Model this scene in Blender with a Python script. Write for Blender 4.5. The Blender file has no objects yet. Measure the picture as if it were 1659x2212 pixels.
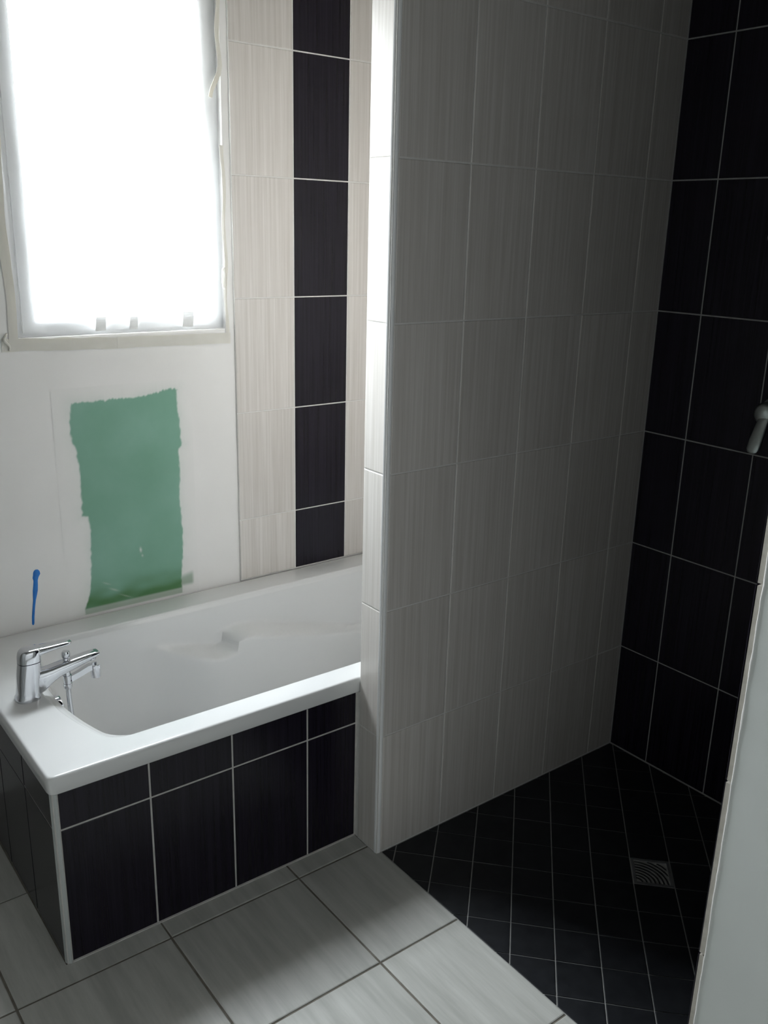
import bpy, bmesh, math, random
from mathutils import Vector, Matrix, noise

random.seed(7)
S = 0.8325                      # builder unit -> metre (20 x 33 cm wall tiles)
scn = bpy.context.scene
COL = scn.collection

# ------------------------------------------------------------------ camera, sky, exposure
cam_d = bpy.data.cameras.new('camera')
cam = bpy.data.objects.new('camera', cam_d)
COL.objects.link(cam)
cam.location = (-1.44371 * S, -1.86046 * S, 1.82965 * S)
cam.rotation_euler = (1.2708219, -0.0236795, -0.6515912)
cam_d.sensor_fit = 'HORIZONTAL'
cam_d.sensor_width = 36.0
cam_d.lens = 36.0 * 1959.59 / 1659.0
cam_d.clip_start = 0.02
scn.camera = cam

SKY = 80.0                      # overcast sky radiance at the zenith
world = bpy.data.worlds.new('overcast_sky')
scn.world = world
world.use_nodes = True
wn, wl = world.node_tree.nodes, world.node_tree.links
wn.clear()
w_out = wn.new('ShaderNodeOutputWorld')
w_bg = wn.new('ShaderNodeBackground')
w_tc = wn.new('ShaderNodeTexCoord')
w_sep = wn.new('ShaderNodeSeparateXYZ')
w_ramp = wn.new('ShaderNodeValToRGB')
w_map = wn.new('ShaderNodeMapRange')
w_map.inputs['From Min'].default_value = -1
w_map.inputs['From Max'].default_value = 1
wl.new(w_tc.outputs['Generated'], w_sep.inputs[0])
wl.new(w_sep.outputs['Z'], w_map.inputs['Value'])
wl.new(w_map.outputs[0], w_ramp.inputs[0])
cr = w_ramp.color_ramp
cr.elements[0].position = 0.0
cr.elements[0].color = (0.12, 0.12, 0.11, 1)
cr.elements[1].position = 1.0
cr.elements[1].color = (0.68, 0.72, 0.77, 1)
for pos, c in ((0.46, (0.16, 0.16, 0.15, 1)), (0.52, (0.94, 0.98, 1.03, 1))):
    e = cr.elements.new(pos)
    e.color = c
wl.new(w_ramp.outputs[0], w_bg.inputs['Color'])
w_bg.inputs['Strength'].default_value = SKY
wl.new(w_bg.outputs[0], w_out.inputs[0])

# the window is where the sky light comes in: a sampling portal in its opening
WX0, WX1, WZ0, WZ1 = -0.648, 0.060, 1.492, 2.59
pl = bpy.data.lights.new('window_portal', 'AREA')
pl.shape = 'RECTANGLE'
pl.size = (WX1 - WX0) * S
pl.size_y = (WZ1 - WZ0) * S
pl.cycles.is_portal = True
po = bpy.data.objects.new('window_portal', pl)
COL.objects.link(po)
po.location = ((WX0 + WX1) / 2 * S, 1.235 * S, (WZ0 + WZ1) / 2 * S)
po.rotation_euler = (-math.pi / 2, 0, 0)

vs = scn.view_settings
vs.view_transform = 'Standard'
vs.look = 'None'
vs.gamma = 1.0
vs.exposure = 0.2
vs.use_curve_mapping = False

# ------------------------------------------------------------------ helpers
def setp(o, label=None, cat=None, group=None, kind=None):
    if label: o['label'] = label
    if cat: o['category'] = cat
    if group: o['group'] = group
    if kind: o['kind'] = kind
    return o

def link_mesh(name, me, parent=None, loc=(0, 0, 0)):
    o = bpy.data.objects.new(name, me)
    COL.objects.link(o)
    o.location = Vector(loc) * S
    if parent is not None:
        o.parent = parent
        o.matrix_parent_inverse = Matrix.Translation(-PW[parent.name])
    PW[o.name] = Vector(loc) * S
    return o
PW = {}

def mesh(name, verts, faces, mat, parent=None, origin=(0, 0, 0), smooth=False, flip=False):
    og = Vector(origin)
    me = bpy.data.meshes.new(name)
    me.from_pydata([tuple((Vector(v) - og) * S) for v in verts], [], [tuple(f) for f in faces])
    bm = bmesh.new()
    bm.from_mesh(me)
    bmesh.ops.recalc_face_normals(bm, faces=bm.faces)
    if flip:
        bmesh.ops.reverse_faces(bm, faces=bm.faces)
    bm.to_mesh(me)
    bm.free()
    me.materials.append(mat)
    if smooth:
        me.polygons.foreach_set('use_smooth', [True] * len(me.polygons))
    return link_mesh(name, me, parent, origin)

def empty(name, loc):
    o = bpy.data.objects.new(name, None)
    COL.objects.link(o)
    o.empty_display_size = 0.05
    o.location = Vector(loc) * S
    PW[o.name] = Vector(loc) * S
    return o

class MB:
    def __init__(s): s.v, s.f = [], []
    def add(s, v, f):
        b = len(s.v)
        s.v += [tuple(p) for p in v]
        s.f += [tuple(i + b for i in q) for q in f]
        return s
    def box(s, x0, x1, y0, y1, z0, z1):
        v = [(x, y, z) for x in (x0, x1) for y in (y0, y1) for z in (z0, z1)]
        return s.add(v, [(0, 1, 3, 2), (4, 6, 7, 5), (0, 4, 5, 1), (2, 3, 7, 6), (0, 2, 6, 4), (1, 5, 7, 3)])
    def prism(s, poly, z0, z1):
        n = len(poly)
        v = [(x, y, z0) for x, y in poly] + [(x, y, z1) for x, y in poly]
        f = [tuple(range(n - 1, -1, -1)), tuple(range(n, 2 * n))]
        f += [(i, (i + 1) % n, n + (i + 1) % n, n + i) for i in range(n)]
        return s.add(v, f)
    def loft(s, rings, cap=True):
        n = len(rings[0])
        v = [p for r in rings for p in r]
        f = []
        for k in range(len(rings) - 1):
            for i in range(n):
                j = (i + 1) % n
                f.append((k * n + i, k * n + j, (k + 1) * n + j, (k + 1) * n + i))
        if cap:
            f.append(tuple(range(n - 1, -1, -1)))
            f.append(tuple((len(rings) - 1) * n + i for i in range(n)))
        return s.add(v, f)
    def tube(s, pts, rad, n=12, cap=True):
        pts = [Vector(p) for p in pts]
        if not hasattr(rad, '__len__'): rad = [rad] * len(pts)
        rings = []
        t0 = (pts[1] - pts[0]).normalized()
        up = Vector((0, 0, 1)) if abs(t0.z) < 0.9 else Vector((0, 1, 0))
        a = t0.cross(up).normalized()
        for i, p in enumerate(pts):
            t = (pts[min(i + 1, len(pts) - 1)] - pts[max(i - 1, 0)]).normalized()
            a = (a - t * a.dot(t)).normalized()
            b = t.cross(a)
            rings.append([p + (a * math.cos(2 * math.pi * k / n) + b * math.sin(2 * math.pi * k / n)) * rad[i] for k in range(n)])
        return s.loft(rings, cap)
    def lathe(s, base, axis, prof, n=24):
        base, ax = Vector(base), Vector(axis).normalized()
        a = ax.orthogonal().normalized()
        b = ax.cross(a)
        rings = [[base + ax * h + (a * math.cos(2 * math.pi * k / n) + b * math.sin(2 * math.pi * k / n)) * r for k in range(n)] for r, h in prof]
        return s.loft(rings, True)
    def build(s, name, mat, parent=None, origin=(0, 0, 0), smooth=False):
        return mesh(name, s.v, s.f, mat, parent, origin, smooth)

def auto_smooth(o, deg=35):
    me = o.data
    me.polygons.foreach_set('use_smooth', [True] * len(me.polygons))
    bm = bmesh.new()
    bm.from_mesh(me)
    for e in bm.edges:
        if len(e.link_faces) == 2 and e.calc_face_angle(0) > math.radians(deg):
            e.smooth = False
    bm.to_mesh(me)
    bm.free()
    return o

# ------------------------------------------------------------------ materials
def new_mat(name):
    m = bpy.data.materials.new(name)
    m.use_nodes = True
    nt = m.node_tree
    return m, nt.nodes, nt.links, nt.nodes['Principled BSDF']

def streak_tile(name, c0, c1, rough, streak, scale=1.0, spec=0.5, vary=0.04, bump=0.02):
    """glazed tile with fine streaks: 'streak' gives the coordinate stretch (x, y, z)"""
    m, n, l, b = new_mat(name)
    geo = n.new('ShaderNodeNewGeometry')
    info = n.new('ShaderNodeObjectInfo')
    vm = n.new('ShaderNodeVectorMath'); vm.operation = 'MULTIPLY'
    vm.inputs[1].default_value = streak
    l.new(geo.outputs['Position'], vm.inputs[0])
    off = n.new('ShaderNodeVectorMath'); off.operation = 'MULTIPLY_ADD'
    off.inputs[1].default_value = (1, 1, 1)
    l.new(vm.outputs[0], off.inputs[0])
    rnd = n.new('ShaderNodeMath'); rnd.operation = 'MULTIPLY'; rnd.inputs[1].default_value = 40
    l.new(info.outputs['Random'], rnd.inputs[0])
    l.new(rnd.outputs[0], off.inputs[2])
    nz = n.new('ShaderNodeTexNoise')
    nz.inputs['Scale'].default_value = scale
    nz.inputs['Detail'].default_value = 4
    nz.inputs['Roughness'].default_value = 0.65
    l.new(off.outputs[0], nz.inputs['Vector'])
    rp = n.new('ShaderNodeValToRGB')
    rp.color_ramp.elements[0].position = 0.33
    rp.color_ramp.elements[0].color = (*c0, 1)
    rp.color_ramp.elements[1].position = 0.68
    rp.color_ramp.elements[1].color = (*c1, 1)
    l.new(nz.outputs['Fac'], rp.inputs[0])
    hsv = n.new('ShaderNodeHueSaturation')
    mr = n.new('ShaderNodeMapRange')
    mr.inputs['To Min'].default_value = 1 - vary
    mr.inputs['To Max'].default_value = 1 + vary
    l.new(info.outputs['Random'], mr.inputs['Value'])
    l.new(mr.outputs[0], hsv.inputs['Value'])
    l.new(rp.outputs[0], hsv.inputs['Color'])
    l.new(hsv.outputs[0], b.inputs['Base Color'])
    b.inputs['Roughness'].default_value = rough
    b.inputs['Specular IOR Level'].default_value = spec
    bp = n.new('ShaderNodeBump')
    bp.inputs['Strength'].default_value = bump
    bp.inputs['Distance'].default_value = 0.002
    l.new(nz.outputs['Fac'], bp.inputs['Height'])
    l.new(bp.outputs[0], b.inputs['Normal'])
    return m

def mottled(name, c0, c1, rough, scale, bump=0.05, spec=0.5, metal=0.0, dist=0.002):
    m, n, l, b = new_mat(name)
    tc = n.new('ShaderNodeNewGeometry')
    nz = n.new('ShaderNodeTexNoise')
    nz.inputs['Scale'].default_value = scale
    nz.inputs['Detail'].default_value = 5
    l.new(tc.outputs['Position'], nz.inputs['Vector'])
    rp = n.new('ShaderNodeValToRGB')
    rp.color_ramp.elements[0].position = 0.3
    rp.color_ramp.elements[0].color = (*c0, 1)
    rp.color_ramp.elements[1].position = 0.7
    rp.color_ramp.elements[1].color = (*c1, 1)
    l.new(nz.outputs['Fac'], rp.inputs[0])
    l.new(rp.outputs[0], b.inputs['Base Color'])
    b.inputs['Roughness'].default_value = rough
    b.inputs['Specular IOR Level'].default_value = spec
    b.inputs['Metallic'].default_value = metal
    if bump:
        nf = n.new('ShaderNodeTexNoise')
        nf.inputs['Scale'].default_value = scale * 14
        nf.inputs['Detail'].default_value = 3
        l.new(tc.outputs['Position'], nf.inputs['Vector'])
        bp = n.new('ShaderNodeBump')
        bp.inputs['Strength'].default_value = bump
        bp.inputs['Distance'].default_value = dist
        l.new(nf.outputs['Fac'], bp.inputs['Height'])
        l.new(bp.outputs[0], b.inputs['Normal'])
    return m

M = {}
M['light_tile'] = streak_tile('light_streaked_tile', (0.565, 0.528, 0.490), (0.69, 0.655, 0.622), 0.22, (130, 130, 2.2))
M['dark_tile'] = streak_tile('dark_streaked_tile', (0.0066, 0.0054, 0.0092), (0.0155, 0.0125, 0.021), 0.26, (130, 130, 2.2), spec=0.27)
M['floor_tile'] = streak_tile('light_floor_tile', (0.385, 0.382, 0.355), (0.505, 0.50, 0.47), 0.42, (34, 3.0, 3.0), spec=0.35, bump=0.04)
M['mosaic'] = mottled('dark_mosaic_tile', (0.008, 0.009, 0.011), (0.016, 0.017, 0.020), 0.45, 30, 0.05, spec=0.3)
M['grout'] = mottled('pale_grout', (0.46, 0.445, 0.42), (0.56, 0.545, 0.52), 0.85, 40, 0.2, spec=0.2)
M['white_grout'] = mottled('white_grout', (0.66, 0.645, 0.62), (0.74, 0.725, 0.70), 0.85, 40, 0.2, spec=0.2)
M['floor_grout'] = mottled('brown_floor_grout', (0.13, 0.115, 0.095), (0.22, 0.20, 0.17), 0.9, 25, 0.2, spec=0.2)
M['shower_grout'] = mottled('grey_shower_grout', (0.28, 0.275, 0.265), (0.36, 0.355, 0.345), 0.85, 40, 0.2, spec=0.2)
M['plaster'] = mottled('skimmed_plaster', (0.79, 0.775, 0.755), (0.83, 0.815, 0.80), 0.75, 3.5, 0.04, spec=0.3)
M['stub'] = mottled('raw_plaster_wall_end', (0.52, 0.54, 0.52), (0.57, 0.59, 0.57), 0.75, 3.5, 0.04, spec=0.3)
M['paint'] = mottled('white_wall_paint', (0.84, 0.83, 0.81), (0.88, 0.87, 0.85), 0.8, 3, 0.03, spec=0.3)
M['grey_wall'] = mottled('low_bounce_grey_wall', (0.40, 0.41, 0.40), (0.47, 0.48, 0.47), 0.85, 2, 0.05, spec=0.2)  # unseen left wall, its grey set to cut the bounce light
M['low_bounce_grey'] = mottled('low_bounce_grey_ceiling', (0.22, 0.22, 0.215), (0.27, 0.27, 0.265), 0.85, 3, 0.05, spec=0.2)  # unseen ceiling, kept dark grey so less light bounces down
M['acrylic'] = mottled('white_bath_acrylic', (0.69, 0.69, 0.685), (0.71, 0.71, 0.705), 0.12, 2, 0.0)
M['chrome'] = mottled('polished_chrome', (0.62, 0.63, 0.66), (0.66, 0.67, 0.70), 0.09, 5, 0.0, metal=1.0)
M['dull_chrome'] = mottled('dull_chrome', (0.42, 0.46, 0.45), (0.48, 0.52, 0.51), 0.28, 9, 0.0, metal=1.0)
M['steel'] = mottled('stainless_steel', (0.55, 0.56, 0.57), (0.66, 0.67, 0.68), 0.42, 60, 0.05, metal=1.0)
M['dark_steel'] = mottled('dark_grate_steel', (0.16, 0.17, 0.17), (0.24, 0.25, 0.25), 0.4, 60, 0.05, metal=1.0)  # grate bars, a darker steel than the frame
M['trim'] = mottled('white_plastic_trim', (0.74, 0.74, 0.74), (0.78, 0.78, 0.78), 0.22, 4, 0.0)
M['grey_trim'] = mottled('pale_grey_corner_strip', (0.42, 0.44, 0.43), (0.47, 0.49, 0.48), 0.4, 6, 0.0)
M['pvc'] = mottled('white_window_plastic', (0.76, 0.77, 0.78), (0.80, 0.81, 0.82), 0.35, 4, 0.0)
M['tape'] = mottled('cream_masking_tape', (0.78, 0.76, 0.70), (0.82, 0.80, 0.75), 0.7, 30, 0.08, spec=0.3)
M['drip'] = mottled('blue_paint', (0.008, 0.15, 0.52), (0.014, 0.20, 0.62), 0.35, 40, 0.0)
M['tile_body'] = mottled('unglazed_tile_body', (0.36, 0.335, 0.29), (0.44, 0.41, 0.365), 0.8, 60, 0.15, spec=0.2)
M['black'] = mottled('drain_interior', (0.006, 0.006, 0.006), (0.012, 0.012, 0.012), 0.6, 20, 0.0)

m = M['tape']; n, l = m.node_tree.nodes, m.node_tree.links
b = n['Principled BSDF']; tl = n.new('ShaderNodeBsdfTranslucent'); tl.inputs['Color'].default_value = (0.80, 0.76, 0.64, 1)
mx = n.new('ShaderNodeMixShader'); mx.inputs[0].default_value = 0.22
l.new(b.outputs[0], mx.inputs[1]); l.new(tl.outputs[0], mx.inputs[2]); l.new(mx.outputs[0], n['Material Output'].inputs[0])
M['tab'] = mottled('layered_white_tape', (0.70, 0.70, 0.69), (0.76, 0.76, 0.75), 0.6, 30, 0.05, spec=0.3)
m = M['tab']; n, l = m.node_tree.nodes, m.node_tree.links
b = n['Principled BSDF']; tl = n.new('ShaderNodeBsdfTranslucent'); tl.inputs['Color'].default_value = (0.9, 0.9, 0.9, 1)
mx = n.new('ShaderNodeMixShader'); mx.inputs[0].default_value = 0.015
l.new(b.outputs[0], mx.inputs[1]); l.new(tl.outputs[0], mx.inputs[2]); l.new(mx.outputs[0], n['Material Output'].inputs[0])
# window glass: mostly lets the sky straight through, with a mirror share
m, n, l, b = new_mat('window_glass')
n.remove(b)
tr = n.new('ShaderNodeBsdfTransparent'); gl = n.new('ShaderNodeBsdfGlossy'); mx = n.new('ShaderNodeMixShader')
gl.inputs['Roughness'].default_value = 0.02
mx.inputs[0].default_value = 0.06
tr.inputs['Color'].default_value = (0.97, 0.985, 0.98, 1)
l.new(tr.outputs[0], mx.inputs[1]); l.new(gl.outputs[0], mx.inputs[2])
l.new(mx.outputs[0], n['Material Output'].inputs[0])
M['glass'] = m
# thin protective film: clear with a milky, light-spreading share
m, n, l, b = new_mat('milky_plastic_film')
n.remove(b)
tr = n.new('ShaderNodeBsdfTransparent'); tl = n.new('ShaderNodeBsdfTranslucent'); df = n.new('ShaderNodeBsdfDiffuse')
gl = n.new('ShaderNodeBsdfGlossy'); gl.inputs['Roughness'].default_value = 0.2
m1 = n.new('ShaderNodeMixShader'); m2 = n.new('ShaderNodeMixShader'); m3 = n.new('ShaderNodeMixShader')
tl.inputs['Color'].default_value = (0.95, 0.95, 0.95, 1); df.inputs['Color'].default_value = (0.9, 0.9, 0.9, 1)
m1.inputs[0].default_value = 0.45
m2.inputs[0].default_value = 0.055
m3.inputs[0].default_value = 0.03
l.new(tl.outputs[0], m1.inputs[1]); l.new(df.outputs[0], m1.inputs[2])
l.new(tr.outputs[0], m2.inputs[1]); l.new(m1.outputs[0], m2.inputs[2])
l.new(m2.outputs[0], m3.inputs[1]); l.new(gl.outputs[0], m3.inputs[2])
l.new(m3.outputs[0], n['Material Output'].inputs[0])
M['film'] = m
# bare green plasterboard: plaster smeared over its edges (attribute 'smear')
m, n, l, b = new_mat('green_plasterboard')
at = n.new('ShaderNodeAttribute'); at.attribute_name = 'smear'
geo = n.new('ShaderNodeNewGeometry')
nz = n.new('ShaderNodeTexNoise'); nz.inputs['Scale'].default_value = 7; nz.inputs['Detail'].default_value = 6
l.new(geo.outputs['Position'], nz.inputs['Vector'])
rg = n.new('ShaderNodeValToRGB')
rg.color_ramp.elements[0].position = 0.3; rg.color_ramp.elements[0].color = (0.185, 0.365, 0.270, 1)
rg.color_ramp.elements[1].position = 0.75; rg.color_ramp.elements[1].color = (0.235, 0.425, 0.335, 1)
l.new(nz.outputs['Fac'], rg.inputs[0])
sp = n.new('ShaderNodeSeparateColor')
l.new(at.outputs['Color'], sp.inputs[0])
# red: plaster veil, green: mossy dark stain
mxs = n.new('ShaderNodeMix'); mxs.data_type = 'RGBA'
mxs.inputs[7].default_value = (0.085, 0.205, 0.085, 1)
l.new(sp.outputs[1], mxs.inputs[0]); l.new(rg.outputs[0], mxs.inputs[6])
mxp = n.new('ShaderNodeMix'); mxp.data_type = 'RGBA'
mxp.inputs[7].default_value = (0.81, 0.795, 0.778, 1)
l.new(sp.outputs[0], mxp.inputs[0]); l.new(mxs.outputs[2], mxp.inputs[6])
l.new(mxp.outputs[2], b.inputs['Base Color'])
b.inputs['Roughness'].default_value = 0.75
b.inputs['Specular IOR Level'].default_value = 0.3
M['board'] = m

# ------------------------------------------------------------------ tiles
TILE = {}
def tile_mesh(w, h, th, mat):
    """a tile standing in its local XY plane, face towards +Z, with an eased edge"""
    key = (round(w, 4), round(h, 4), round(th, 4), mat.name)
    if key not in TILE:
        e = min(0.0022, th * 0.8)
        v = []
        for ins, z in ((0, 0), (0, th - e * 0.6), (e, th)):
            v += [(ins, ins, z), (w - ins, ins, z), (w - ins, h - ins, z), (ins, h - ins, z)]
        f = [(3, 2, 1, 0), (8, 9, 10, 11)]
        for k in (0, 4):
            f += [(k + i, k + (i + 1) % 4, k + 4 + (i + 1) % 4, k + 4 + i) for i in range(4)]
        me = bpy.data.meshes.new('tile')
        me.from_pydata([tuple(Vector(p) * S) for p in v], [], f)
        me.materials.append(mat)
        TILE[key] = me
    return TILE[key]

def tiles(parent, org, U, V, ub, vb, mat, gap=0.004, th=0.003, tilt=0.0006, name='tile'):
    """one object per tile; org = grout surface point, U and V unit axes, ub / vb = joint positions"""
    U, V, org = Vector(U), Vector(V), Vector(org)
    N = U.cross(V)
    rot = Matrix((U, V, N)).transposed()
    out = []
    for i in range(len(ub) - 1):
        for j in range(len(vb) - 1):
            mt = mat(i, j) if callable(mat) else mat
            w, h = ub[i + 1] - ub[i] - gap, vb[j + 1] - vb[j] - gap
            if w < 0.004 or h < 0.004: continue
            p = org + U * (ub[i] + gap / 2) + V * (vb[j] + gap / 2)
            o = bpy.data.objects.new(name, tile_mesh(w, h, th, mt))
            COL.objects.link(o)
            r = rot @ Matrix.Rotation(random.uniform(-1, 1) * tilt, 3, 'X') @ Matrix.Rotation(random.uniform(-1, 1) * tilt, 3, 'Y')
            o.matrix_world = Matrix.Translation(p * S) @ r.to_4x4()
            o.parent = parent
            o.matrix_parent_inverse = Matrix.Translation(-PW[parent.name])
            out.append(o)
    return out

W, H = 0.2407, 0.40
YA_ = 0.1148
ZE, XC, TH = 0.4031, 1.1061, 0.1026
CEIL = 3.0
YB = 0.983                      # tiled face of the window wall
YP = 0.991                      # its bare plaster face
XL, YN = -2.10, -2.30           # far left wall and the wall behind the camera
ZRIM = 0.5587
rows = [0.002, ZE] + [ZE + H * k for k in range(1, 7)] + [CEIL]
TT = 0.0018

# ------------------------------------------------------------------ room shell
def structure(o):
    o['kind'] = 'structure'
    return o

YSH = -1.09                     # tiled face of the shower's near wall
# light floor: screed plus single tiles
fl = structure(MB().box(XL, 0.018, YN, YP, -0.06, -0.003).box(0.018, XC + 0.1, YN, YSH - 0.1, -0.06, -0.003).box(0.018, XC + 0.1, 0.01, YP, -0.06, -0.003).build('floor', M['floor_grout'], None, (-0.8, -0.8, -0.003)))
fx = [-0.6542 + 0.4037 * k for k in range(-5, 2)]
fx = [XL] + [x for x in fx if x > XL + 0.02] + [0.018 + 0.004]
fy = [YN] + [y for y in [0.0468 - 0.3992 * k for k in range(6, -1, -1)] if y > YN + 0.02]
tiles(fl, (0, 0, -0.003), (1, 0, 0), (0, 1, 0), fx, fy, M['floor_tile'], 0.006, 0.003, 0.0012)
# cut row along the bath, the notched tile round its corner and the rows left of the bath end
tiles(fl, (0, 0, -0.003), (1, 0, 0), (0, 1, 0), [-0.6542, -0.2505, 0.003], [0.0468, 0.1195], M['floor_tile'], 0.006, 0.003, 0.0012)
tiles(fl, (0, 0, -0.003), (1, 0, 0), (0, 1, 0), [x for x in fx if x < -0.92], [0.0468, 0.446, 0.8452, YP], M['floor_tile'], 0.006, 0.003, 0.0012)
tiles(fl, (0, 0, -0.003), (1, 0, 0), (0, 1, 0), [-1.0579, -0.9110], [0.446, 0.8452, YP], M['floor_tile'], 0.006, 0.003, 0.0012)
tiles(fl, (0, 0, -0.003), (1, 0, 0), (0, 1, 0), [0.018, 0.1532, 0.5569, 0.9606, XC + 0.003], [y for y in fy if y < YSH - 0.32] + [YSH - 0.30], M['floor_tile'], 0.006, 0.003, 0.0012)
cn = [(-1.0549, 0.0498), (-0.6572, 0.0498), (-0.6572, 0.1165), (-0.9140, 0.1165), (-0.9140, 0.443), (-1.0549, 0.443)]
MB().prism(cn, -0.003, 0.0).build('tile', M['floor_tile'], fl, (-0.9, 0.1, -0.003))
structure(MB().box(XL - 0.1, XC + 0.1, YN - 0.1, YP + 0.25, CEIL, CEIL + 0.08).build('ceiling', M['low_bounce_grey'], None, (0, -0.8, CEIL)))
structure(MB().box(XL - 0.1, XL, YN, YP, -0.06, CEIL).build('wall_left', M['grey_wall'], None, (XL, -0.8, 0)))
structure(MB().box(XL - 0.1, XC + 0.1, YN - 0.1, YN, -0.06, CEIL).build('wall_behind', M['paint'], None, (0, YN, 0)))

# window wall: four masonry pieces round the opening
wb = structure(MB().box(XL - 0.1, WX0, YP, YP + 0.25, -0.06, CEIL).box(WX1, XC + 0.1, YP, YP + 0.25, -0.06, CEIL)
               .box(WX0, WX1, YP, YP + 0.25, -0.06, WZ0).box(WX0, WX1, YP, YP + 0.25, WZ1, CEIL)
               .build('wall_back', M['plaster'], None, (0, YP, 0)))
bed = MB().box(0.086, XC, YB + TT - 0.0008, YP, ZRIM + 0.001, CEIL).build('grout_bed', M['white_grout'], wb, (0.6, YP, ZRIM))
bx = [0.0847, 0.3263, 0.5602, 0.8015, 1.0425, XC]
bz = [ZRIM + 0.003] + [0.7973 + H * k for k in range(0, 6)] + [CEIL]
# (U, V, N) with N towards the room (-Y): U = +X, V = +Z gives N = -Y
tiles(wb, (0, YB + TT - 0.0008, 0), (1, 0, 0), (0, 0, 1), bx, bz, lambda i, j: M['dark_tile'] if i == 1 else M['light_tile'], 0.0045, TT)

# dark shower wall
wr = structure(MB().box(XC + TT, XC + 0.12, YN, YP, -0.06, CEIL).build('wall_right', M['shower_grout'], None, (XC, 0, 0)))
dy = [-YSH] ; d = 0.1629
ub = [0.0]
while d < -YSH: ub.append(d); d += W
ub.append(-YSH)
tiles(wr, (XC + TT, 0, 0), (0, -1, 0), (0, 0, 1), ub, rows, M['dark_tile'], 0.0045, TT)
tiles(wr, (XC + TT, YB, 0), (0, -1, 0), (0, 0, 1), [0, 0.22, 0.46, 0.70, YB - TH], bz, M['light_tile'], 0.0045, TT)

# partition between bath and shower
wp = structure(MB().box(TT, XC + TT, TT, TH - TT, -0.06, CEIL).box(0.0035, XC + TT, TH - TT, YA_ + TT, -0.06, ZRIM - 0.05).build('wall_partition', M['white_grout'], None, (0.5, 0.05, 0)))
ub = [0.0145, 0.2541] + [0.2541 + W * k for k in range(1, 4)] + [XC]
tiles(wp, (0, TT, 0), (1, 0, 0), (0, 0, 1), ub, rows, M['light_tile'], 0.0045, TT)
tiles(wp, (TT, TH, 0), (0, -1, 0), (0, 0, 1), [0.002, TH - 0.004], rows, M['light_tile'], 0.004, TT)
tiles(wp, (XC, TH - TT, 0), (-1, 0, 0), (0, 0, 1), [XC - x for x in reversed(ub)], bz, M['light_tile'], 0.0045, TT)
def quarter(cx, cy, r, sx, sy, z0, z1, n=8):
    """quarter-round trim profile: corner on the outside, flanges behind the tiles"""
    poly = [(cx, cy)] + [(cx + sx * r * math.cos(math.pi / 2 * k / n), cy + sy * r * math.sin(math.pi / 2 * k / n)) for k in range(n + 1)]
    return MB().prism(poly, z0, z1)
ct = auto_smooth(quarter(0.0125, 0.0125, 0.0135, -1, -1, 0.0, CEIL).build('corner_trim', M['trim'], wp, (0, 0, 0)), 50)
setp(ct, 'white quarter-round corner trim')

# wall between shower and room: plastered end, tiled on the shower side
XS = -0.030
ws = structure(MB().box(XS, XC + 0.1, YSH - 0.30, YSH - 0.0165, -0.06, CEIL).build('wall_front', M['stub'], None, (0, YSH - 0.1, 0)))
sb = [XS + 0.001, 0.205, 0.445, 0.685, 0.925, XC]
sz = [0.002, 0.062] + [0.462 + H * k for k in range(0, 7)]
sz = [0.002, 0.07, 0.47, 0.865, 1.26, 1.66, 2.06, 2.46, 2.86, CEIL]
tiles(ws, (XC, YSH - 0.0165, 0), (-1, 0, 0), (0, 0, 1), [XC - x for x in reversed(sb)], sz, M['tile_body'], 0.005, 0.0138, 0.004)
tiles(ws, (XC, YSH - 0.0026, 0), (-1, 0, 0), (0, 0, 1), [XC - x for x in reversed(sb)], sz, M['dark_tile'], 0.005, 0.0026, 0.0)

pe = [(XS - 0.0006, YSH - 0.0172 + 0.0016 * noise.noise(Vector((z * 9, 0, 3))) + 0.001 * noise.noise(Vector((z * 40, 0, 3))), z) for z in [CEIL * k / 240 for k in range(241)]]
MB().tube(pe, [0.0010 + 0.0007 * noise.noise(Vector((k * 0.23, 1, 0))) for k in range(241)], 6).build('plaster_edge', M['plaster'], ws, (XS, YSH, 0), True)

# ------------------------------------------------------------------ shower floor: diagonal mosaic falling to the drain
DA, DB, PIT = 0.0871, 0.835, 0.12
th = math.radians(43.8)
e1 = (math.cos(th), math.sin(th))
e2 = (math.sin(th), -math.cos(th))
def dz(x, y):
    cx, cy = DA * e1[0] + DB * e2[0], DA * e1[1] + DB * e2[1]
    r = max(abs(x - cx) / (XC - cx if x > cx else cx - 0.018), abs(y - cy) / 0.545)
    return -0.015 * max(0.0, 1 - r)
fs = []
gx = [0.018 + (XC + TT - 0.018) * i / 16 for i in range(17)]
gy = [YSH - 0.012 + (0.0155 - YSH) * i / 16 for i in range(17)]
v = [(x, y, dz(x, y) - 0.0022) for y in gy for x in gx]
f = [(j * 17 + i, j * 17 + i + 1, j * 17 + i + 18, j * 17 + i + 17) for j in range(16) for i in range(16)]
mb = MB().add(v, f)
mb.add([(x, y, -0.06) for x, y, z in v], [tuple(reversed(q)) for q in f])
sf = structure(mb.build('floor_shower', M['shower_grout'], None, (0.56, -0.54, 0)))
def clip(poly, ax, val, keep_less):
    out = []
    for i in range(len(poly)):
        a, b = poly[i], poly[(i + 1) % len(poly)]
        ia = (a[ax] <= val) == keep_less
        ib = (b[ax] <= val) == keep_less
        if ia: out.append(a)
        if ia != ib:
            t = (val - a[ax]) / (b[ax] - a[ax])
            out.append(tuple(a[k] + (b[k] - a[k]) * t for k in (0, 1)))
    return out
g = 0.0017
cnt = 0
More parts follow.
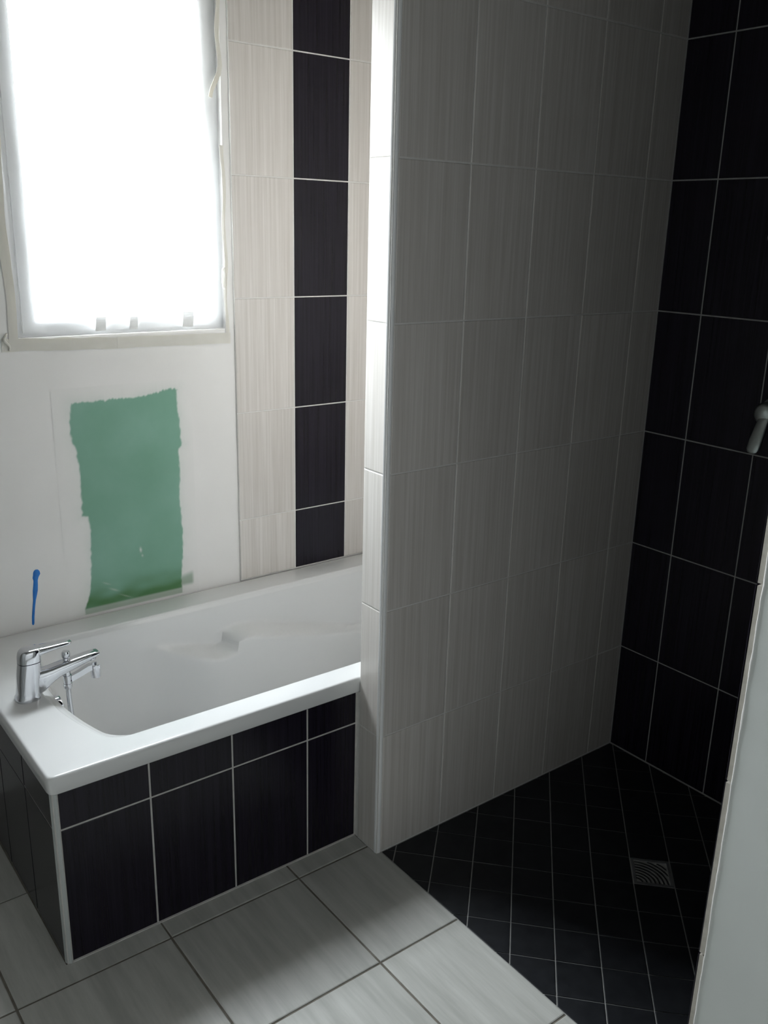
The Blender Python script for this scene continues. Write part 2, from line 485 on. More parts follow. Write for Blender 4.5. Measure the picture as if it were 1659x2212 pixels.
for i in range(-9, 9):
    for j in range(-2, 16):
        a0, b0 = 0.0271 + PIT * i, 0.0550 + PIT * j
        if i == 0 and j == 6: continue                 # the drain takes this place
        poly = [(a0 + g, b0 + g), (a0 + PIT - g, b0 + g), (a0 + PIT - g, b0 + PIT - g), (a0 + g, b0 + PIT - g)]
        poly = [(a * e1[0] + b * e2[0], a * e1[1] + b * e2[1]) for a, b in poly]
        for ax, val, kl in ((0, 0.0215, False), (0, XC - 0.003, True), (1, -0.003, True), (1, YSH + 0.003, False)):
            if poly: poly = clip(poly, ax, val, kl)
        if len(poly) < 3: continue
        area = abs(sum(poly[k][0] * poly[(k + 1) % len(poly)][1] - poly[(k + 1) % len(poly)][0] * poly[k][1] for k in range(len(poly)))) / 2
        if area < 2e-4: continue
        cx, cy = sum(p[0] for p in poly) / len(poly), sum(p[1] for p in poly) / len(poly)
        lift = random.uniform(-0.0003, 0.0003)
        nn = len(poly)
        vv = [(x, y, dz(x, y) - 0.0022) for x, y in poly] + [(x, y, dz(x, y) - 0.0004 + lift) for x, y in poly]
        vv += [(x + (cx - x) * 0.03, y + (cy - y) * 0.03, dz(x, y) + 0.0003 + lift) for x, y in poly]
        ff = [tuple(range(nn - 1, -1, -1)), tuple(range(2 * nn, 3 * nn))]
        for k in range(nn):
            q = (k + 1) % nn
            ff += [(k, q, nn + q, nn + k), (nn + k, nn + q, 2 * nn + q, 2 * nn + k)]
        MB().add(vv, ff).build('tile', M['mosaic'], sf, (cx, cy, dz(cx, cy)))
        cnt += 1

# drain in line with the diagonal tiles
dcx, dcy = DA * e1[0] + DB * e2[0], DA * e1[1] + DB * e2[1]
zd = dz(dcx, dcy)
drain = empty('shower_drain', (dcx, dcy, zd))
setp(drain, 'square steel drain with a curved slotted grate set in the dark shower floor', 'drain')
def dpt(a, b, z): return (dcx + a * e1[0] + b * e2[0], dcy + a * e1[1] + b * e2[1], z)
hf = 0.058
fr = MB()
outer = [(-hf, -hf), (hf, -hf), (hf, hf), (-hf, hf)]
inner = [(x * 0.86, y * 0.86) for x, y in outer]
rings = []
for k in range(5):
    pass
vv = [dpt(a, b, zd - 0.002) for a, b in outer] + [dpt(a, b, zd + 0.0022) for a, b in outer] + [dpt(a, b, zd + 0.0022) for a, b in inner] + [dpt(a, b, zd - 0.006) for a, b in inner]
ff = []
for k in range(4):
    q = (k + 1) % 4
    ff += [(k, q, 4 + q, 4 + k), (4 + k, 4 + q, 8 + q, 8 + k), (8 + k, 8 + q, 12 + q, 12 + k)]
fr.add(vv, ff).build('frame', M['steel'], drain, (dcx, dcy, zd))
hi = hf * 0.85
MB().add([dpt(a, b, zd - 0.0052) for a, b in ((-hi, -hi), (hi, -hi), (hi, hi), (-hi, hi))], [(0, 1, 2, 3)]).build('sump', M['black'], drain, (dcx, dcy, zd))
grate = MB()
for k in range(9):                                     # bowed bars, nested arcs
    r = 0.018 + 0.0125 * k
    pts = []
    for q in range(25):
        an = math.radians(-8 + 106 * q / 24)
        a, b_ = -hi + r * math.cos(an), -hi + r * math.sin(an)
        if -hi <= a <= hi and -hi <= b_ <= hi: pts.append((a, b_))
    if len(pts) < 2: continue
    vv, ff = [], []
    for (a, b_) in pts:
        dd = math.hypot(a + hi, b_ + hi)
        ua, ub_ = (a + hi) / dd, (b_ + hi) / dd
        hw = 0.0024
        vv += [dpt(a - ua * hw, b_ - ub_ * hw, zd - 0.004), dpt(a - ua * hw, b_ - ub_ * hw, zd + 0.0005), dpt(a + ua * hw, b_ + ub_ * hw, zd + 0.0005), dpt(a + ua * hw, b_ + ub_ * hw, zd - 0.004)]
    for q in range(len(pts) - 1):
        for e in range(4):
            ff.append((q * 4 + e, q * 4 + (e + 1) % 4, q * 4 + 4 + (e + 1) % 4, q * 4 + 4 + e))
    grate.add(vv, ff)
grate.build('grate', M['dark_steel'], drain, (dcx, dcy, zd))

# ------------------------------------------------------------------ window
win = structure(empty('window_1', ((WX0 + WX1) / 2, YP + 0.14, WZ0)))
y0, y1 = YP + 0.030, YP + 0.095
def frame_ring(x0, x1, z0, z1, l, r, b_, t, y0, y1):
    return (MB().box(x0, x0 + l, y0, y1, z0, z1).box(x1 - r, x1, y0, y1, z0, z1)
            .box(x0 + l, x1 - r, y0, y1, z0, z0 + b_).box(x0 + l, x1 - r, y0, y1, z1 - t, z1))
frame_ring(WX0, WX1, WZ0, WZ1, 0.034, 0.034, 0.020, 0.034, y0, y1).build('frame', M['pvc'], win, (0, y0, WZ0))
frame_ring(WX0 + 0.030, WX1 - 0.030, WZ0 + 0.017, WZ1 - 0.030, 0.038, 0.034, 0.034, 0.038, y0 - 0.010, y0 - 0.0005).build('sash', M['pvc'], win, (0, y0, WZ0))
MB().box(WX0 + 0.035, WX1 - 0.035, y0 + 0.02, y0 + 0.024, WZ0 + 0.021, WZ1 - 0.035).build('pane', M['glass'], win, (0, y0, WZ0))
MB().box(WX0, WX1, YP + 0.002, y0, WZ0 - 0.0, WZ0 + 0.004).build('sill', M['plaster'], win, (0, YP, WZ0))

# film taped over the recess
film = empty('plastic_sheet', (-0.29, YP, WZ0))
setp(film, 'clear milky plastic sheet taped with masking tape over the window', 'plastic sheet')
def sstep(a, b, x):
    t = min(1, max(0, (x - a) / (b - a)))
    return t * t * (3 - 2 * t)
NX, NZ = 60, 90
def film_y(x, z):
    u = (x - WX0) / (WX1 - WX0)
    edge = sstep(0.0, 0.03, u) * sstep(0.0, 0.03, 1 - u) * sstep(0.0, 0.02, z - WZ0 - 0.004) * sstep(0.0, 0.03, WZ1 - z)
    d = 0.010 * edge
    # right side, low down: the film stands off the frame and bellies towards the room
    low = sstep(2.28, 1.90, z) * sstep(1.50, 1.56, z)
    d -= 0.028 * low * sstep(0.80, 0.93, u) * sstep(1.0, 0.975, u)
    wv = 0.0035 * noise.noise(Vector((x * 9, z * 3.2, 1.7))) + 0.002 * noise.noise(Vector((x * 30, z * 7, 4.1)))
    fold = 0.0045 * math.exp(-((z - WZ0 - 0.02) / 0.04) ** 2) * math.sin(x * 46 + 1.2 * math.sin(x * 17))
    return YP - 0.001 + d + (wv + fold) * edge
v, f = [], []
for j in range(NZ + 1):
    tz = (j / NZ) ** 1.5
    z = WZ0 + 0.004 + (WZ1 - WZ0 - 0.01) * tz
    for i in range(NX + 1):
        x = WX0 + 0.002 + (WX1 - WX0 - 0.004) * (0.5 - 0.5 * math.cos(math.pi * i / NX))
        v.append((x, film_y(x, z), z))
for j in range(NZ):
    for i in range(NX):
        a = j * (NX + 1) + i
        f.append((a, a + 1, a + NX + 2, a + NX + 1))
mesh('film', v, f, M['film'], film, (-0.29, YP, WZ0), smooth=True)

def tape(pts, wid, seed, name='masking_tape', yo=-0.0025, rag=0.004):
    """a strip of tape: pts = [(x, y, z)], 'wid' across, edges uneven"""
    n_ = len(pts)
    vv, ff = [], []
    P = [Vector(p) for p in pts]
    for i, p in enumerate(P):
        t = (P[min(i + 1, n_ - 1)] - P[max(i - 1, 0)]).normalized()
        s = t.cross(Vector((0, 1, 0))).normalized()
        w0 = wid * 0.5 + rag * noise.noise(Vector((i * 0.35, seed, 0)))
        w1 = wid * 0.5 + rag * noise.noise(Vector((i * 0.35, seed, 9)))
        for th_ in (0.0, 0.0006):
            vv += [p - s * w0 + Vector((0, -th_, 0)), p + Vector((0, -th_ - 0.0004, 0)), p + s * w1 + Vector((0, -th_, 0))]
    for i in range(n_ - 1):
        a, c = i * 6, i * 6 + 6
        ff += [(a, a + 1, c + 1, c), (a + 1, a + 2, c + 2, c + 1), (a + 3, c + 3, c + 4, a + 4), (a + 4, c + 4, c + 5, a + 5),
               (a, c, c + 3, a + 3), (a + 2, a + 5, c + 5, c + 2)]
    ff += [(0, 3, 4, 1), (1, 4, 5, 2)]
    e = (n_ - 1) * 6
    ff += [(e, e + 1, e + 4, e + 3), (e + 1, e + 2, e + 5, e + 4)]
    return mesh(name, vv, ff, M['tape'], film, pts[0])
yt = YP - 0.0015
tape([(-0.690 + 0.36 * k / 20, yt, 1.4795 - 0.0006 * k) for k in range(21)], 0.038, 1.3)
tape([(-0.335 + 0.405 * k / 20, yt - 0.0012, 1.470 - 0.0003 * k) for k in range(21)], 0.036, 5.1)
tape([(-0.655 + 0.004 * math.sin(k * 0.5), yt - 0.001, 1.47 + 1.15 * k / 30) for k in range(31)], 0.026, 8.8)
tape([(0.058 + 0.003 * math.sin(k * 0.7 + 1), yt - 0.001, 1.465 + 0.62 * k / 24) for k in range(25)], 0.012, 3.3, rag=0.003)
tape([(0.054 + 0.004 * math.sin(k * 0.6) - 0.034 * sstep(4, 0, k), yt - 0.001, 2.225 + 0.39 * k / 16) for k in range(17)], 0.014, 2.2)
# twisted corner ends and a loose loop on the right
MB().tube([(-0.672 - 0.001 * k + 0.006 * math.sin(k * 1.1), yt - 0.004, 1.462 + 0.0075 * k) for k in range(8)], [0.002, 0.003, 0.004, 0.0045, 0.0045, 0.004, 0.003, 0.002], 8).build('tape_twist', M['tape'], film, (-0.67, YP, 1.47), True)
lp = [(0.050 + 0.006 * math.cos(a), yt - 0.004, 1.665 + 0.034 * math.sin(a)) for a in [2 * math.pi * k / 24 for k in range(24)]]
MB().tube(lp + [lp[0]], 0.0032, 8, False).build('tape_loop', M['tape'], film, (0.05, YP, 1.665), True)
for x_, w_, h_ in ((-0.385, 0.036, 0.042), (-0.275, 0.030, 0.040), (-0.085, 0.040, 0.050)):   # tape tabs holding the foot of the film to the sash
    zz = WZ0 + 0.016
    vv = []
    for k in range(7):
        t = k / 6
        for sx in (-1, 1):
            px_ = x_ + sx * w_ / 2 * (1 - 0.1 * t) + 0.006 * t
            vv.append((px_, film_y(px_, zz + h_ * t) - 0.004 - 0.002 * math.sin(t * 5), zz + h_ * t))
    mesh('tape_tab', vv, [(2 * k, 2 * k + 1, 2 * k + 3, 2 * k + 2) for k in range(6)], M['tab'], film, (x_, YP, zz))

# ------------------------------------------------------------------ bare green board and blue paint run on the window wall
outline = [(-0.498, 1.290), (-0.44, 1.289), (-0.36, 1.291), (-0.29, 1.290), (-0.22, 1.298), (-0.16, 1.310), (-0.135, 1.303),
           (-0.136, 1.24), (-0.128, 1.17), (-0.127, 1.105), (-0.138, 1.095), (-0.136, 1.02), (-0.142, 0.93), (-0.140, 0.85),
           (-0.134, 0.79), (-0.140, 0.70), (-0.148, 0.62), (-0.148, 0.563), (-0.507, 0.563), (-0.505, 0.585), (-0.490, 0.63), (-0.478, 0.70),
           (-0.472, 0.79), (-0.468, 0.86), (-0.474, 0.905), (-0.493, 0.91), (-0.491, 1.00), (-0.488, 1.07), (-0.497, 1.14), (-0.510, 1.18), (-0.508, 1.24)]
def seg_d(p, a, b):
    px, pz = p[0] - a[0], p[1] - a[1]
    dx, dz_ = b[0] - a[0], b[1] - a[1]
    t = max(0, min(1, (px * dx + pz * dz_) / (dx * dx + dz_ * dz_ + 1e-12)))
    return math.hypot(px - t * dx, pz - t * dz_)
def inside(p):
    c = False
    for i in range(len(outline)):
        a, b = outline[i], outline[i - 1]
        if (a[1] > p[1]) != (b[1] > p[1]) and p[0] < (b[0] - a[0]) * (p[1] - a[1]) / (b[1] - a[1]) + a[0]: c = not c
    return c
NXg, NZg = 150, 250
px0, px1, pz0, pz1 = -0.56, -0.085, 0.562, 1.335
v, f, cols = [], [], []
for j in range(NZg + 1):
    z = pz0 + (pz1 - pz0) * j / NZg
    for i in range(NXg + 1):
        x = px0 + (px1 - px0) * i / NXg
        jx = 0.004 * noise.noise(Vector((x * 40, z * 40, 0))) + 0.003 * noise.noise(Vector((x * 140, z * 60, 3)))
        jz = 0.007 * noise.noise(Vector((x * 120, z * 20, 7))) if z > 1.2 else 0.0
        q = (x + jx, z + jz)
        dd = min(seg_d(q, outline[k], outline[k - 1]) for k in range(len(outline)))
        sd = dd if inside(q) else -dd
        if sd > 0:
            veil = 1 - sstep(-0.002, 0.006, sd)
        else:
            veil = 1 - (0.16 + 0.10 * noise.noise(Vector((x * 25, z * 12, 5)))) * math.exp(sd / 0.022)         # thin skim at the rim lets the green show a little
        low = sstep(0.60, 0.585, z) * sstep(0.565, 0.575, z)
        if x > -0.17 and z < 0.67:                          # the stain runs on to the right at the foot
            veil = min(veil, 1 - 0.62 * sstep(-0.098, -0.112, x) * sstep(0.645 + 0.15 * (x + 0.14), 0.618 + 0.15 * (x + 0.14), z) * sstep(0.582, 0.60, z))
        if sd > 0: veil = max(veil, 0.42 * sstep(0.588, 0.580, z))
        for cx, cz, rx_, rz_, aa in ((-0.297, 0.757, 0.0035, 0.008, 0.8), (-0.292, 0.735, 0.003, 0.004, 0.5), (-0.40, 0.632, 0.014, 0.003, 0.35), (-0.425, 0.66, 0.012, 0.002, 0.3), (-0.36, 0.60, 0.02, 0.002, 0.3)):
            rr = ((x - cx) / rx_) ** 2 + ((z - cz + (x - cx) * 0.5) / rz_) ** 2
            veil = max(veil, aa * math.exp(-rr)) if sd > 0 else veil
        stain = sstep(0.70, 0.60, z) * (0.55 + 0.5 * noise.noise(Vector((x * 14, z * 30, 2)))) + sstep(0.63, 0.60, z) * 0.4
        v.append((x, YP - 0.0008, z))
        cols.append((max(0, min(1, veil)), max(0, min(1, stain)), 0, 1))
for j in range(NZg):
    for i in range(NXg):
        a = j * (NXg + 1) + i
        f.append((a, a + 1, a + NXg + 2, a + NXg + 1))
bd = mesh('plasterboard_patch', v, f, M['board'], wb, (-0.32, YP, 0.9))
setp(bd, 'bare green plasterboard patch under the window')
ca = bd.data.color_attributes.new('smear', 'FLOAT_COLOR', 'POINT')
ca.data.foreach_set('color', [c for q in cols for c in q])

prof = [(0.759, 0.003), (0.756, 0.0075), (0.750, 0.0105), (0.742, 0.0115), (0.732, 0.0095), (0.722, 0.0068), (0.705, 0.0075), (0.688, 0.0080), (0.672, 0.0066), (0.655, 0.0045), (0.630, 0.0042), (0.600, 0.0042), (0.575, 0.0038), (0.570, 0.0015)]
vv, ff = [], []
for z, r in prof:
    cx = -0.652 - 0.022 * sstep(0.745, 0.56, z) - (0.004 if z < 0.735 else 0)
    for k in range(7):
        t = -1 + 2 * k / 6
        vv.append((cx + r * t, YP - 0.0004 - 0.003 * (1 - t * t) * min(1, r / 0.008), z))
for j in range(len(prof) - 1):
    for k in range(6):
        a = j * 7 + k
        ff.append((a, a + 1, a + 8, a + 7))
dp = mesh('paint_run', vv, ff, M['drip'], wb, (-0.66, YP, 0.66), smooth=True)
setp(dp, 'run of bright blue paint above the tap')

# ------------------------------------------------------------------ bath
tub = empty('bathtub', (0.09, 0.54, 0))
setp(tub, 'white acrylic bathtub with moulded armrest, built in under the window', 'bathtub')
OX0, OX1, OY0, OY1 = -0.9185, XC - 0.002, 0.104, 0.982
NS, NE = 72, 40
def border():
    q = []
    fr_ = lambda k, n_: -math.cos(math.pi * k / n_) * 0.6 + 0.4 * (-1 + 2 * k / n_)
    for k in range(NS): q.append((fr_(k, NS), -1.0))
    for k in range(NE): q.append((1.0, fr_(k, NE)))
    for k in range(NS): q.append((-fr_(k, NS), 1.0))
    for k in range(NE): q.append((-1.0, -fr_(k, NE)))
    return q
BD = border()
def rrect(x0, x1, y0, y1, r):
    cx, cy, hw, hh = (x0 + x1) / 2, (y0 + y1) / 2, (x1 - x0) / 2, (y1 - y0) / 2
    out = []
    for p, q in BD:
        X, Y = p * hw, q * hh
        a = max(-(hw - r), min(hw - r, X))
        b_ = max(-(hh - r), min(hh - r, Y))
        dx, dy_ = X - a, Y - b_
        L = math.hypot(dx, dy_)
        out.append((cx + a + (dx / L * r if L else 0), cy + b_ + (dy_ / L * r if L else 0)))
    return out
IX0, IX1, IY0, IY1 = -0.722, 0.985, 0.190, 0.866
def inner(i0, i1, iy, r, bow):
    x0, x1, y0_, y1_ = IX0 + i0, IX1 - i1, IY0 + iy, IY1 - iy
    pts = rrect(x0, x1, y0_, y1_, r)
    cy = (y0_ + y1_) / 2
    hh = (y1_ - y0_) / 2
    res = []
    for x, y in pts:
        wgt = sstep(x0 + 0.10, x0, x)
        res.append((x - bow * wgt * (1 - ((y - cy) / hh) ** 2), y))
    return res
def ring(pts, z): return [(x, y, z) for x, y in pts]
rings = [ring(rrect(OX0 + 0.02, OX1 - 0.02, OY0 + 0.012, OY1 - 0.01, 0.01), ZRIM - 0.0485),
         ring(rrect(OX0 + 0.003, OX1, OY0 + 0.003, OY1, 0.016), ZRIM - 0.0495),
         ring(rrect(OX0, OX1, OY0, OY1, 0.018), ZRIM - 0.046),
         ring(rrect(OX0, OX1, OY0, OY1, 0.018), ZRIM - 0.008)]
for k in range(1, 5):
    a = math.pi / 2 * k / 4
    ins = 0.008 * (1 - math.cos(a))
    rings.append(ring(rrect(OX0 + ins, OX1 - ins, OY0 + ins, OY1 - ins, 0.018 - ins), ZRIM - 0.008 + 0.008 * math.sin(a)))
for k in range(0, 5):
    a = math.pi / 2 * k / 4
    rings.append(ring(inner(-0.007 * (1 - math.sin(a)), -0.007 * (1 - math.sin(a)), -0.007 * (1 - math.sin(a)), 0.05, 0.068), ZRIM - 0.007 * (1 - math.cos(a))))
n_head = len(rings)
ZBOT = 0.135
LV = 64
def armrest(x, z, side):
    """how far the long wall steps inwards below the moulded armrest"""
    right = 0.455 - 0.25 * (x + 0.02) if x < 0.5 else 0.325 - 0.10 * (x - 0.5)
    left = 0.452 - 0.29 * (x + 0.32)
    w = sstep(-0.100, -0.022, x)
    zl = left * (1 - w) + right * w
    dep = 0.075 * sstep(-0.38, -0.13, x) * sstep(0.85, 0.05, x)
    return dep * sstep(zl + 0.014, zl - 0.010, z)
for k in range(1, LV + 1):
    t = k / LV
    z = (ZRIM - 0.007) + (ZBOT + 0.07 - ZRIM + 0.007) * t
    pts = inner(0.015 + 0.085 * t, 0.012 + 0.36 * t ** 1.2, 0.010 + 0.055 * t, 0.06 + 0.05 * t, 0.062 - 0.03 * t)
    cy = (IY0 + IY1) / 2
    res = []
    for x, y in pts:
        s_ = (y - cy) / ((IY1 - IY0) / 2)
        wgt = sstep(0.55, 0.8, abs(s_))
        res.append((x, y - math.copysign(armrest(x, z, s_), s_) * wgt, z))
    rings.append(res)
last = rings[-1]
cxm, cym = 0.05, (IY0 + IY1) / 2
for k in range(1, 9):
    a = math.pi / 2 * k / 8
    ins = 0.07 * (1 - math.cos(a))
    z = ZBOT + 0.07 - 0.07 * math.sin(a)
    res = []
    for x, y, _ in last:
        dx, dy_ = x - cxm, y - cym
        hx, hy = 0.62, 0.24
        res.append((x - math.copysign(min(ins, abs(dx)), dx) * min(1, abs(dx) / hx) , y - math.copysign(min(ins, abs(dy_)), dy_) * min(1, abs(dy_) / hy), z))
    rings.append(res)
last = rings[-1]
for k in range(1, 6):
    s_ = 1 - k / 6
    rings.append([(cxm + (x - cxm) * s_, cym + (y - cym) * s_, ZBOT) for x, y, _ in last])
mb = MB().loft(rings, False)
nb = len(rings) - 1
NR = len(rings[0])
mb.f.append(tuple(nb * NR + i for i in range(NR)))
tb = mb.build('tub_shell', M['acrylic'], tub, (0.09, 0.54, ZRIM))
auto_smooth(tb, 60)
# recalculated normals must face the water side
if sum(p.normal.z * p.area for p in tb.data.polygons if p.center.z < -0.2) < 0:
    tb.data.flip_normals()
# overflow control on the tap end wall
ov = MB().lathe((-0.786, 0.530, 0.511), (1, 0, 0.12), [(0.036, 0.0), (0.036, 0.008), (0.033, 0.013), (0.027, 0.015), (0.027, 0.034), (0.024, 0.040), (0.012, 0.042), (0.003, 0.0425)], 28)
auto_smooth(ov.build('overflow_knob', M['chrome'], tub, (-0.77, 0.487, 0.508)))
tub['label'] = 'white acrylic bathtub with moulded armrest, built in under the window'

# tiled apron under the rim
YA, XA = 0.1148, -0.9118
ap = empty('bath_apron', (-0.45, YA, 0))
setp(ap, 'black tiled apron below the white bath rim, with pale joints and grey corner strip', 'bath panel')
AT = ZRIM - 0.050
MB().box(XA + TT, XC, YA + TT, YA + 0.04, 0.0, AT).box(XA + TT, XA + 0.04, YA + 0.04, YP - 0.001, 0.0, AT).build('grout_bed', M['grout'], ap, (-0.45, YA, 0))
ax_ = [0.014, XA * -1 - 0.6615, XA * -1 - 0.6615 + 0.2407, XA * -1 - 0.6615 + 0.4814 + 0.004, -XA - 0.001]
az = [0.003, 0.4003, AT]
tiles(ap, (XA, YA + TT, 0), (1, 0, 0), (0, 0, 1), ax_, az, M['dark_tile'], 0.0055, TT)
tiles(ap, (XA + TT, YP, 0), (0, -1, 0), (0, 0, 1), [0.002, 0.1553, 0.396, 0.6367, YP - YA - 0.0135], az, M['dark_tile'], 0.0045, TT)
act = auto_smooth(quarter(XA + 0.0135, YA + 0.0135, 0.0145, -1, -1, 0.0, AT).build('corner_trim', M['grey_trim'], ap, (XA, YA, 0)), 50)
setp(act, 'pale grey corner strip')
MB().box(XA + 0.015, -0.001, YA - 0.0015, YA + 0.003, 0.0, 0.0035).build('floor_bead', M['grout'], ap, (-0.45, YA, 0))

# ------------------------------------------------------------------ bath tap
TX, TY = -0.835, 0.532
tap = empty('bath_tap', (TX, TY, ZRIM))
setp(tap, 'chrome single-lever bath mixer tap with shower hose on the bath rim', 'tap')
def ell(cx, cz, ry, ra, tilt, n_=24, pw=2.0, cy=TY):
    """cross-section across direction 'tilt' (angle of the local 'up' in the XZ plane); ra along up, ry across (Y)"""
    out = []
    for k in range(n_):
        a = 2 * math.pi * k / n_
        ca, sa = math.cos(a), math.sin(a)
        c_ = math.copysign(abs(ca) ** (2 / pw), ca)
        s_ = math.copysign(abs(sa) ** (2 / pw), sa)
        out.append((cx + s_ * ra * math.cos(tilt), cy + c_ * ry, cz + s_ * ra * math.sin(tilt)))
    return out
# upright body (sections are horizontal: 'up' = +X)
secs = [(-0.835, ZRIM, .032, .033), (-0.835, ZRIM + .007, .032, .033), (-0.834, ZRIM + .013, .0305, .0305), (-0.832, .585, .0295, .0305), (-0.829, .61, .0285, .031), (-0.826, .635, .028, .0315), (-0.8235, .655, .0275, .031), (-0.822, .668, .027, .0305)]
bdy = MB().loft([ell(x, z, ry, rx_, 0.0, 28, 2.8) for x, z, ry, rx_ in secs])
auto_smooth(bdy.build('body', M['chrome'], tap, (TX, TY, ZRIM)), 40)
# spout: sections stand across +X
sp_ = [(-0.835, .607, .022, .034), (-0.812, .603, .0235, .038), (-0.795, .6045, .0235, .035), (-0.78, .6095, .0230, .0285), (-0.765, .6155, .0225, .0235), (-0.745, .6225, .022, .0195), (-0.72, .628, .0215, .0170), (-0.69, .634, .0205, .0145), (-0.66, .640, .0195, .0115), (-0.640, .6435, .018, .0090), (-0.630, .6455, .016, .0055), (-0.628, .646, .012, .003)]
spm = MB().loft([ell(x, z, ry, ra, math.radians(98), 24, 3.0) for x, z, ry, ra in sp_])
auto_smooth(spm.build('spout', M['chrome'], tap, (TX, TY, ZRIM)), 40)
MB().lathe((-0.648, TY, .634), (0.1, 0, -1), [(0.011, 0), (0.011, 0.007), (0.009, 0.008)], 18).build('aerator', M['chrome'], tap, (TX, TY, ZRIM), True)
# lever: hood over the body, then a flat bar
hd = [(-0.822, .6685, .0255, .0290), (-0.822, .6705, .0275, .0310), (-0.8215, .685, .0270, .0305), (-0.819, .697, .0260, .0300), (-0.8165, .7035, .0245, .0285), (-0.8155, .7065, .0215, .0255), (-0.8150, .7078, .015, .019)]
lvm = MB().loft([ell(x, z, ry, rx_, 0.0, 28, 2.8) for x, z, ry, rx_ in hd])
lv = [(-0.825, .6960, .0225, .0105), (-0.80, .6950, .0235, .0125), (-0.785, .6960, .0225, .0105), (-0.765, .6970, .0205, .0085), (-0.74, .6980, .0185, .0072), (-0.718, .6985, .0165, .0062), (-0.708, .6985, .0135, .0045), (-0.704, .6985, .009, .0022)]
lvm.loft([ell(x, z, ry, ra, math.radians(89), 24, 3.0) for x, z, ry, ra in lv])
auto_smooth(lvm.build('lever', M['chrome'], tap, (TX, TY, .69)), 40)
# diverter knob on the spout and the hose outlet under it
kx = -0.722
auto_smooth(MB().lathe((kx, TY, .641), (0.05, 0, 1), [(.0085, 0), (.0085, .010), (.0115, .014), (.0120, .026), (.0100, .0305), (.003, .0315)], 22).build('diverter_knob', M['chrome'], tap, (kx, TY, .64)))
auto_smooth(MB().lathe((kx, TY, .616), (0, 0, -1), [(.0095, 0), (.0095, .018), (.0120, .019), (.0120, .033), (.0105, .034), (.0105, .044), (.0122, .045), (.0122, .056), (.0085, .062)], 22).build('hose_outlet', M['chrome'], tap, (kx, TY, .61)))
# handset holder: arm and open fork
hb = empty('handset_holder', (kx, TY, .59))
hb.parent = tap
hb.matrix_parent_inverse = Matrix.Translation(-PW[tap.name])
arm = MB().loft([[(x, TY + a * w_, z + b_ * h_) for a, b_ in ((-1, -1), (1, -1), (1, 1), (-1, 1))] for x, z, w_, h_ in ((kx + .010, .584, .007, .009), (kx + .035, .592, .0075, .009), (kx + .060, .602, .009, .009), (kx + .070, .604, .010, .008))])
auto_smooth(arm.build('holder_arm', M['chrome'], hb, (kx, TY, .59)), 30)
fk = []
cxk, czk = kx + .083, .590
for z_, k_ in ((czk - .021, .94), (czk - .019, 1.0), (czk + .017, 1.06), (czk + .019, 1.02)):
    ringp = []
    for ro, seq in ((.0150, range(0, 19)), (.0105, range(18, -1, -1))):
        for q in seq:
            a = math.radians(55 + 250 * q / 18)
            ringp.append((cxk + ro * k_ * math.cos(a), TY + ro * k_ * math.sin(a), z_))
    fk.append(ringp)
auto_smooth(MB().loft(fk).build('holder_fork', M['chrome'], hb, (cxk, TY, czk)), 40)
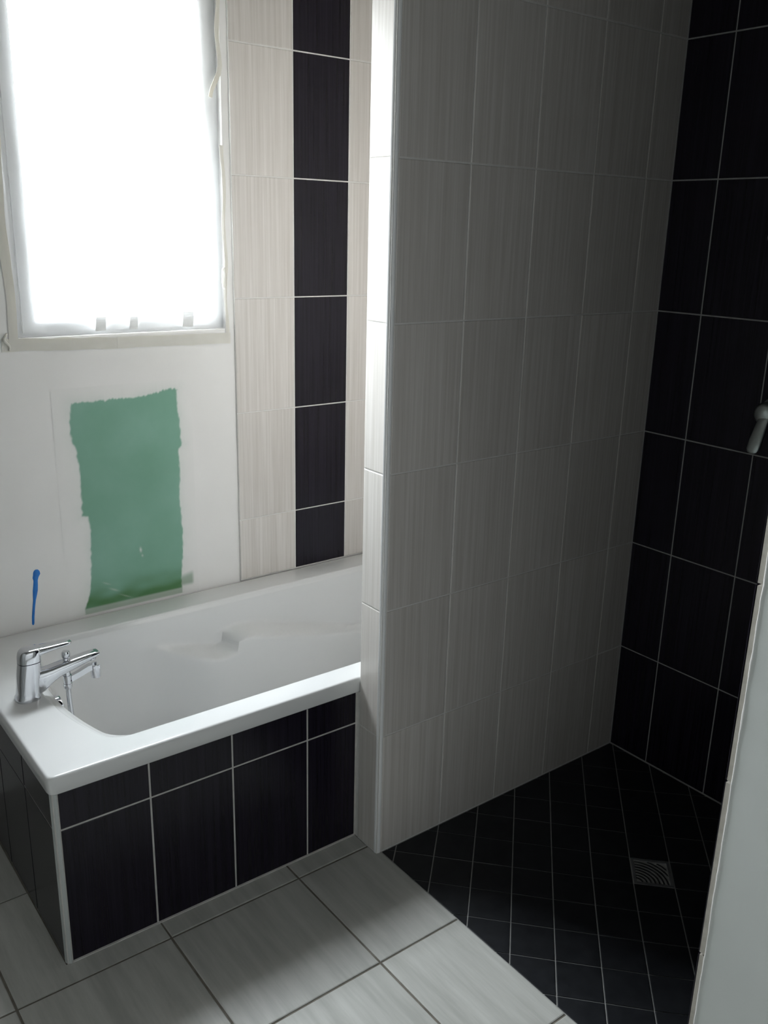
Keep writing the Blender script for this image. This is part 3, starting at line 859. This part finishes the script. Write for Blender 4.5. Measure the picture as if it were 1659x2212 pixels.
# hose: ribbed, hangs into the tub
hp = []
ctl = [(kx, TY, .556), (kx + .001, TY, .50), (kx + .006, TY - .004, .42), (kx + .022, TY - .012, .32), (kx + .055, TY - .02, .22), (kx + .12, TY - .02, .158), (kx + .22, TY + .02, .1455), (kx + .32, TY + .09, .1445), (kx + .36, TY + .17, .1445)]
def catmull(P, n_):
    P = [Vector(p) for p in P]
    out = []
    for i in range(len(P) - 1):
        p0, p1, p2, p3 = P[max(0, i - 1)], P[i], P[i + 1], P[min(len(P) - 1, i + 2)]
        for k in range(n_):
            t = k / n_
            out.append(0.5 * ((2 * p1) + (p2 - p0) * t + (2 * p0 - 5 * p1 + 4 * p2 - p3) * t * t + (3 * p1 - p0 - 3 * p2 + p3) * t ** 3))
    out.append(P[-1])
    return out
hp = catmull(ctl, 24)
auto_smooth(MB().tube(hp, [0.0078 if k % 2 else 0.0066 for k in range(len(hp))], 10).build('hose', M['chrome'], tap, (kx, TY, .55)), 80)

# ------------------------------------------------------------------ shower mixer and rail on the dark wall
mxr = empty('shower_mixer', (XC, -0.455, 1.345))
setp(mxr, 'grey chrome single-lever shower mixer on the black tiled wall', 'mixer tap')
my = -0.457
b_ = MB().lathe((XC, my, 1.345), (-1, 0, 0), [(.046, 0), (.046, .004), (.040, .010), (.024, .013), (.022, .030), (.030, .034), (.0335, .040), (.0335, .062), (.030, .070), (.0215, .077), (.006, .080)], 30)
auto_smooth(b_.build('body', M['dull_chrome'], mxr, (XC, my, 1.345)))
auto_smooth(MB().lathe((XC - 0.052, my, 1.345), (-0.05, -1, 0), [(.016, 0.02), (.016, .09), (.013, .098), (.004, .10)], 20).build('side_outlet', M['dull_chrome'], mxr, (XC, my, 1.345)))
ls = []
for t, wy, wt in ((0, .013, .010), (.15, .015, .011), (.4, .0155, .0095), (.7, .0165, .0085), (.9, .0165, .0078), (.97, .0135, .0065), (1.0, .008, .004)):
    px_ = XC - 0.060 - 0.052 * t - 0.006 * math.sin(t * 3)
    pz_ = 1.352 - 0.116 * t
    sec = []
    for q in range(16):
        a = 2 * math.pi * q / 16
        sec.append((px_ - wt * math.sin(a) * 1.1, my - 0.008 + 1.3 * wy * math.cos(a), pz_ - wt * math.sin(a) * 0.5))
    ls.append(sec)
auto_smooth(MB().loft(ls).build('lever', M['dull_chrome'], mxr, (XC - 0.06, my, 1.35)), 60)

rl = empty('shower_rail', (XC, -0.40, 1.84))
setp(rl, 'chrome shower riser rail above the mixer on the black tiles', 'shower rail')
auto_smooth(MB().tube([(XC - .045, -.400, 1.80), (XC - .045, -.400, 2.62)], .011, 18).build('rail', M['dull_chrome'], rl, (XC, -.40, 1.84)), 40)
for z_ in (1.84, 2.56):
    auto_smooth(MB().lathe((XC, -.400, z_), (-1, 0, 0), [(.022, 0), (.022, .006), (.0165, .010), (.0165, .055), (.013, .060), (.003, .061)], 22).build('bracket', M['dull_chrome'], rl, (XC, -.40, z_)))
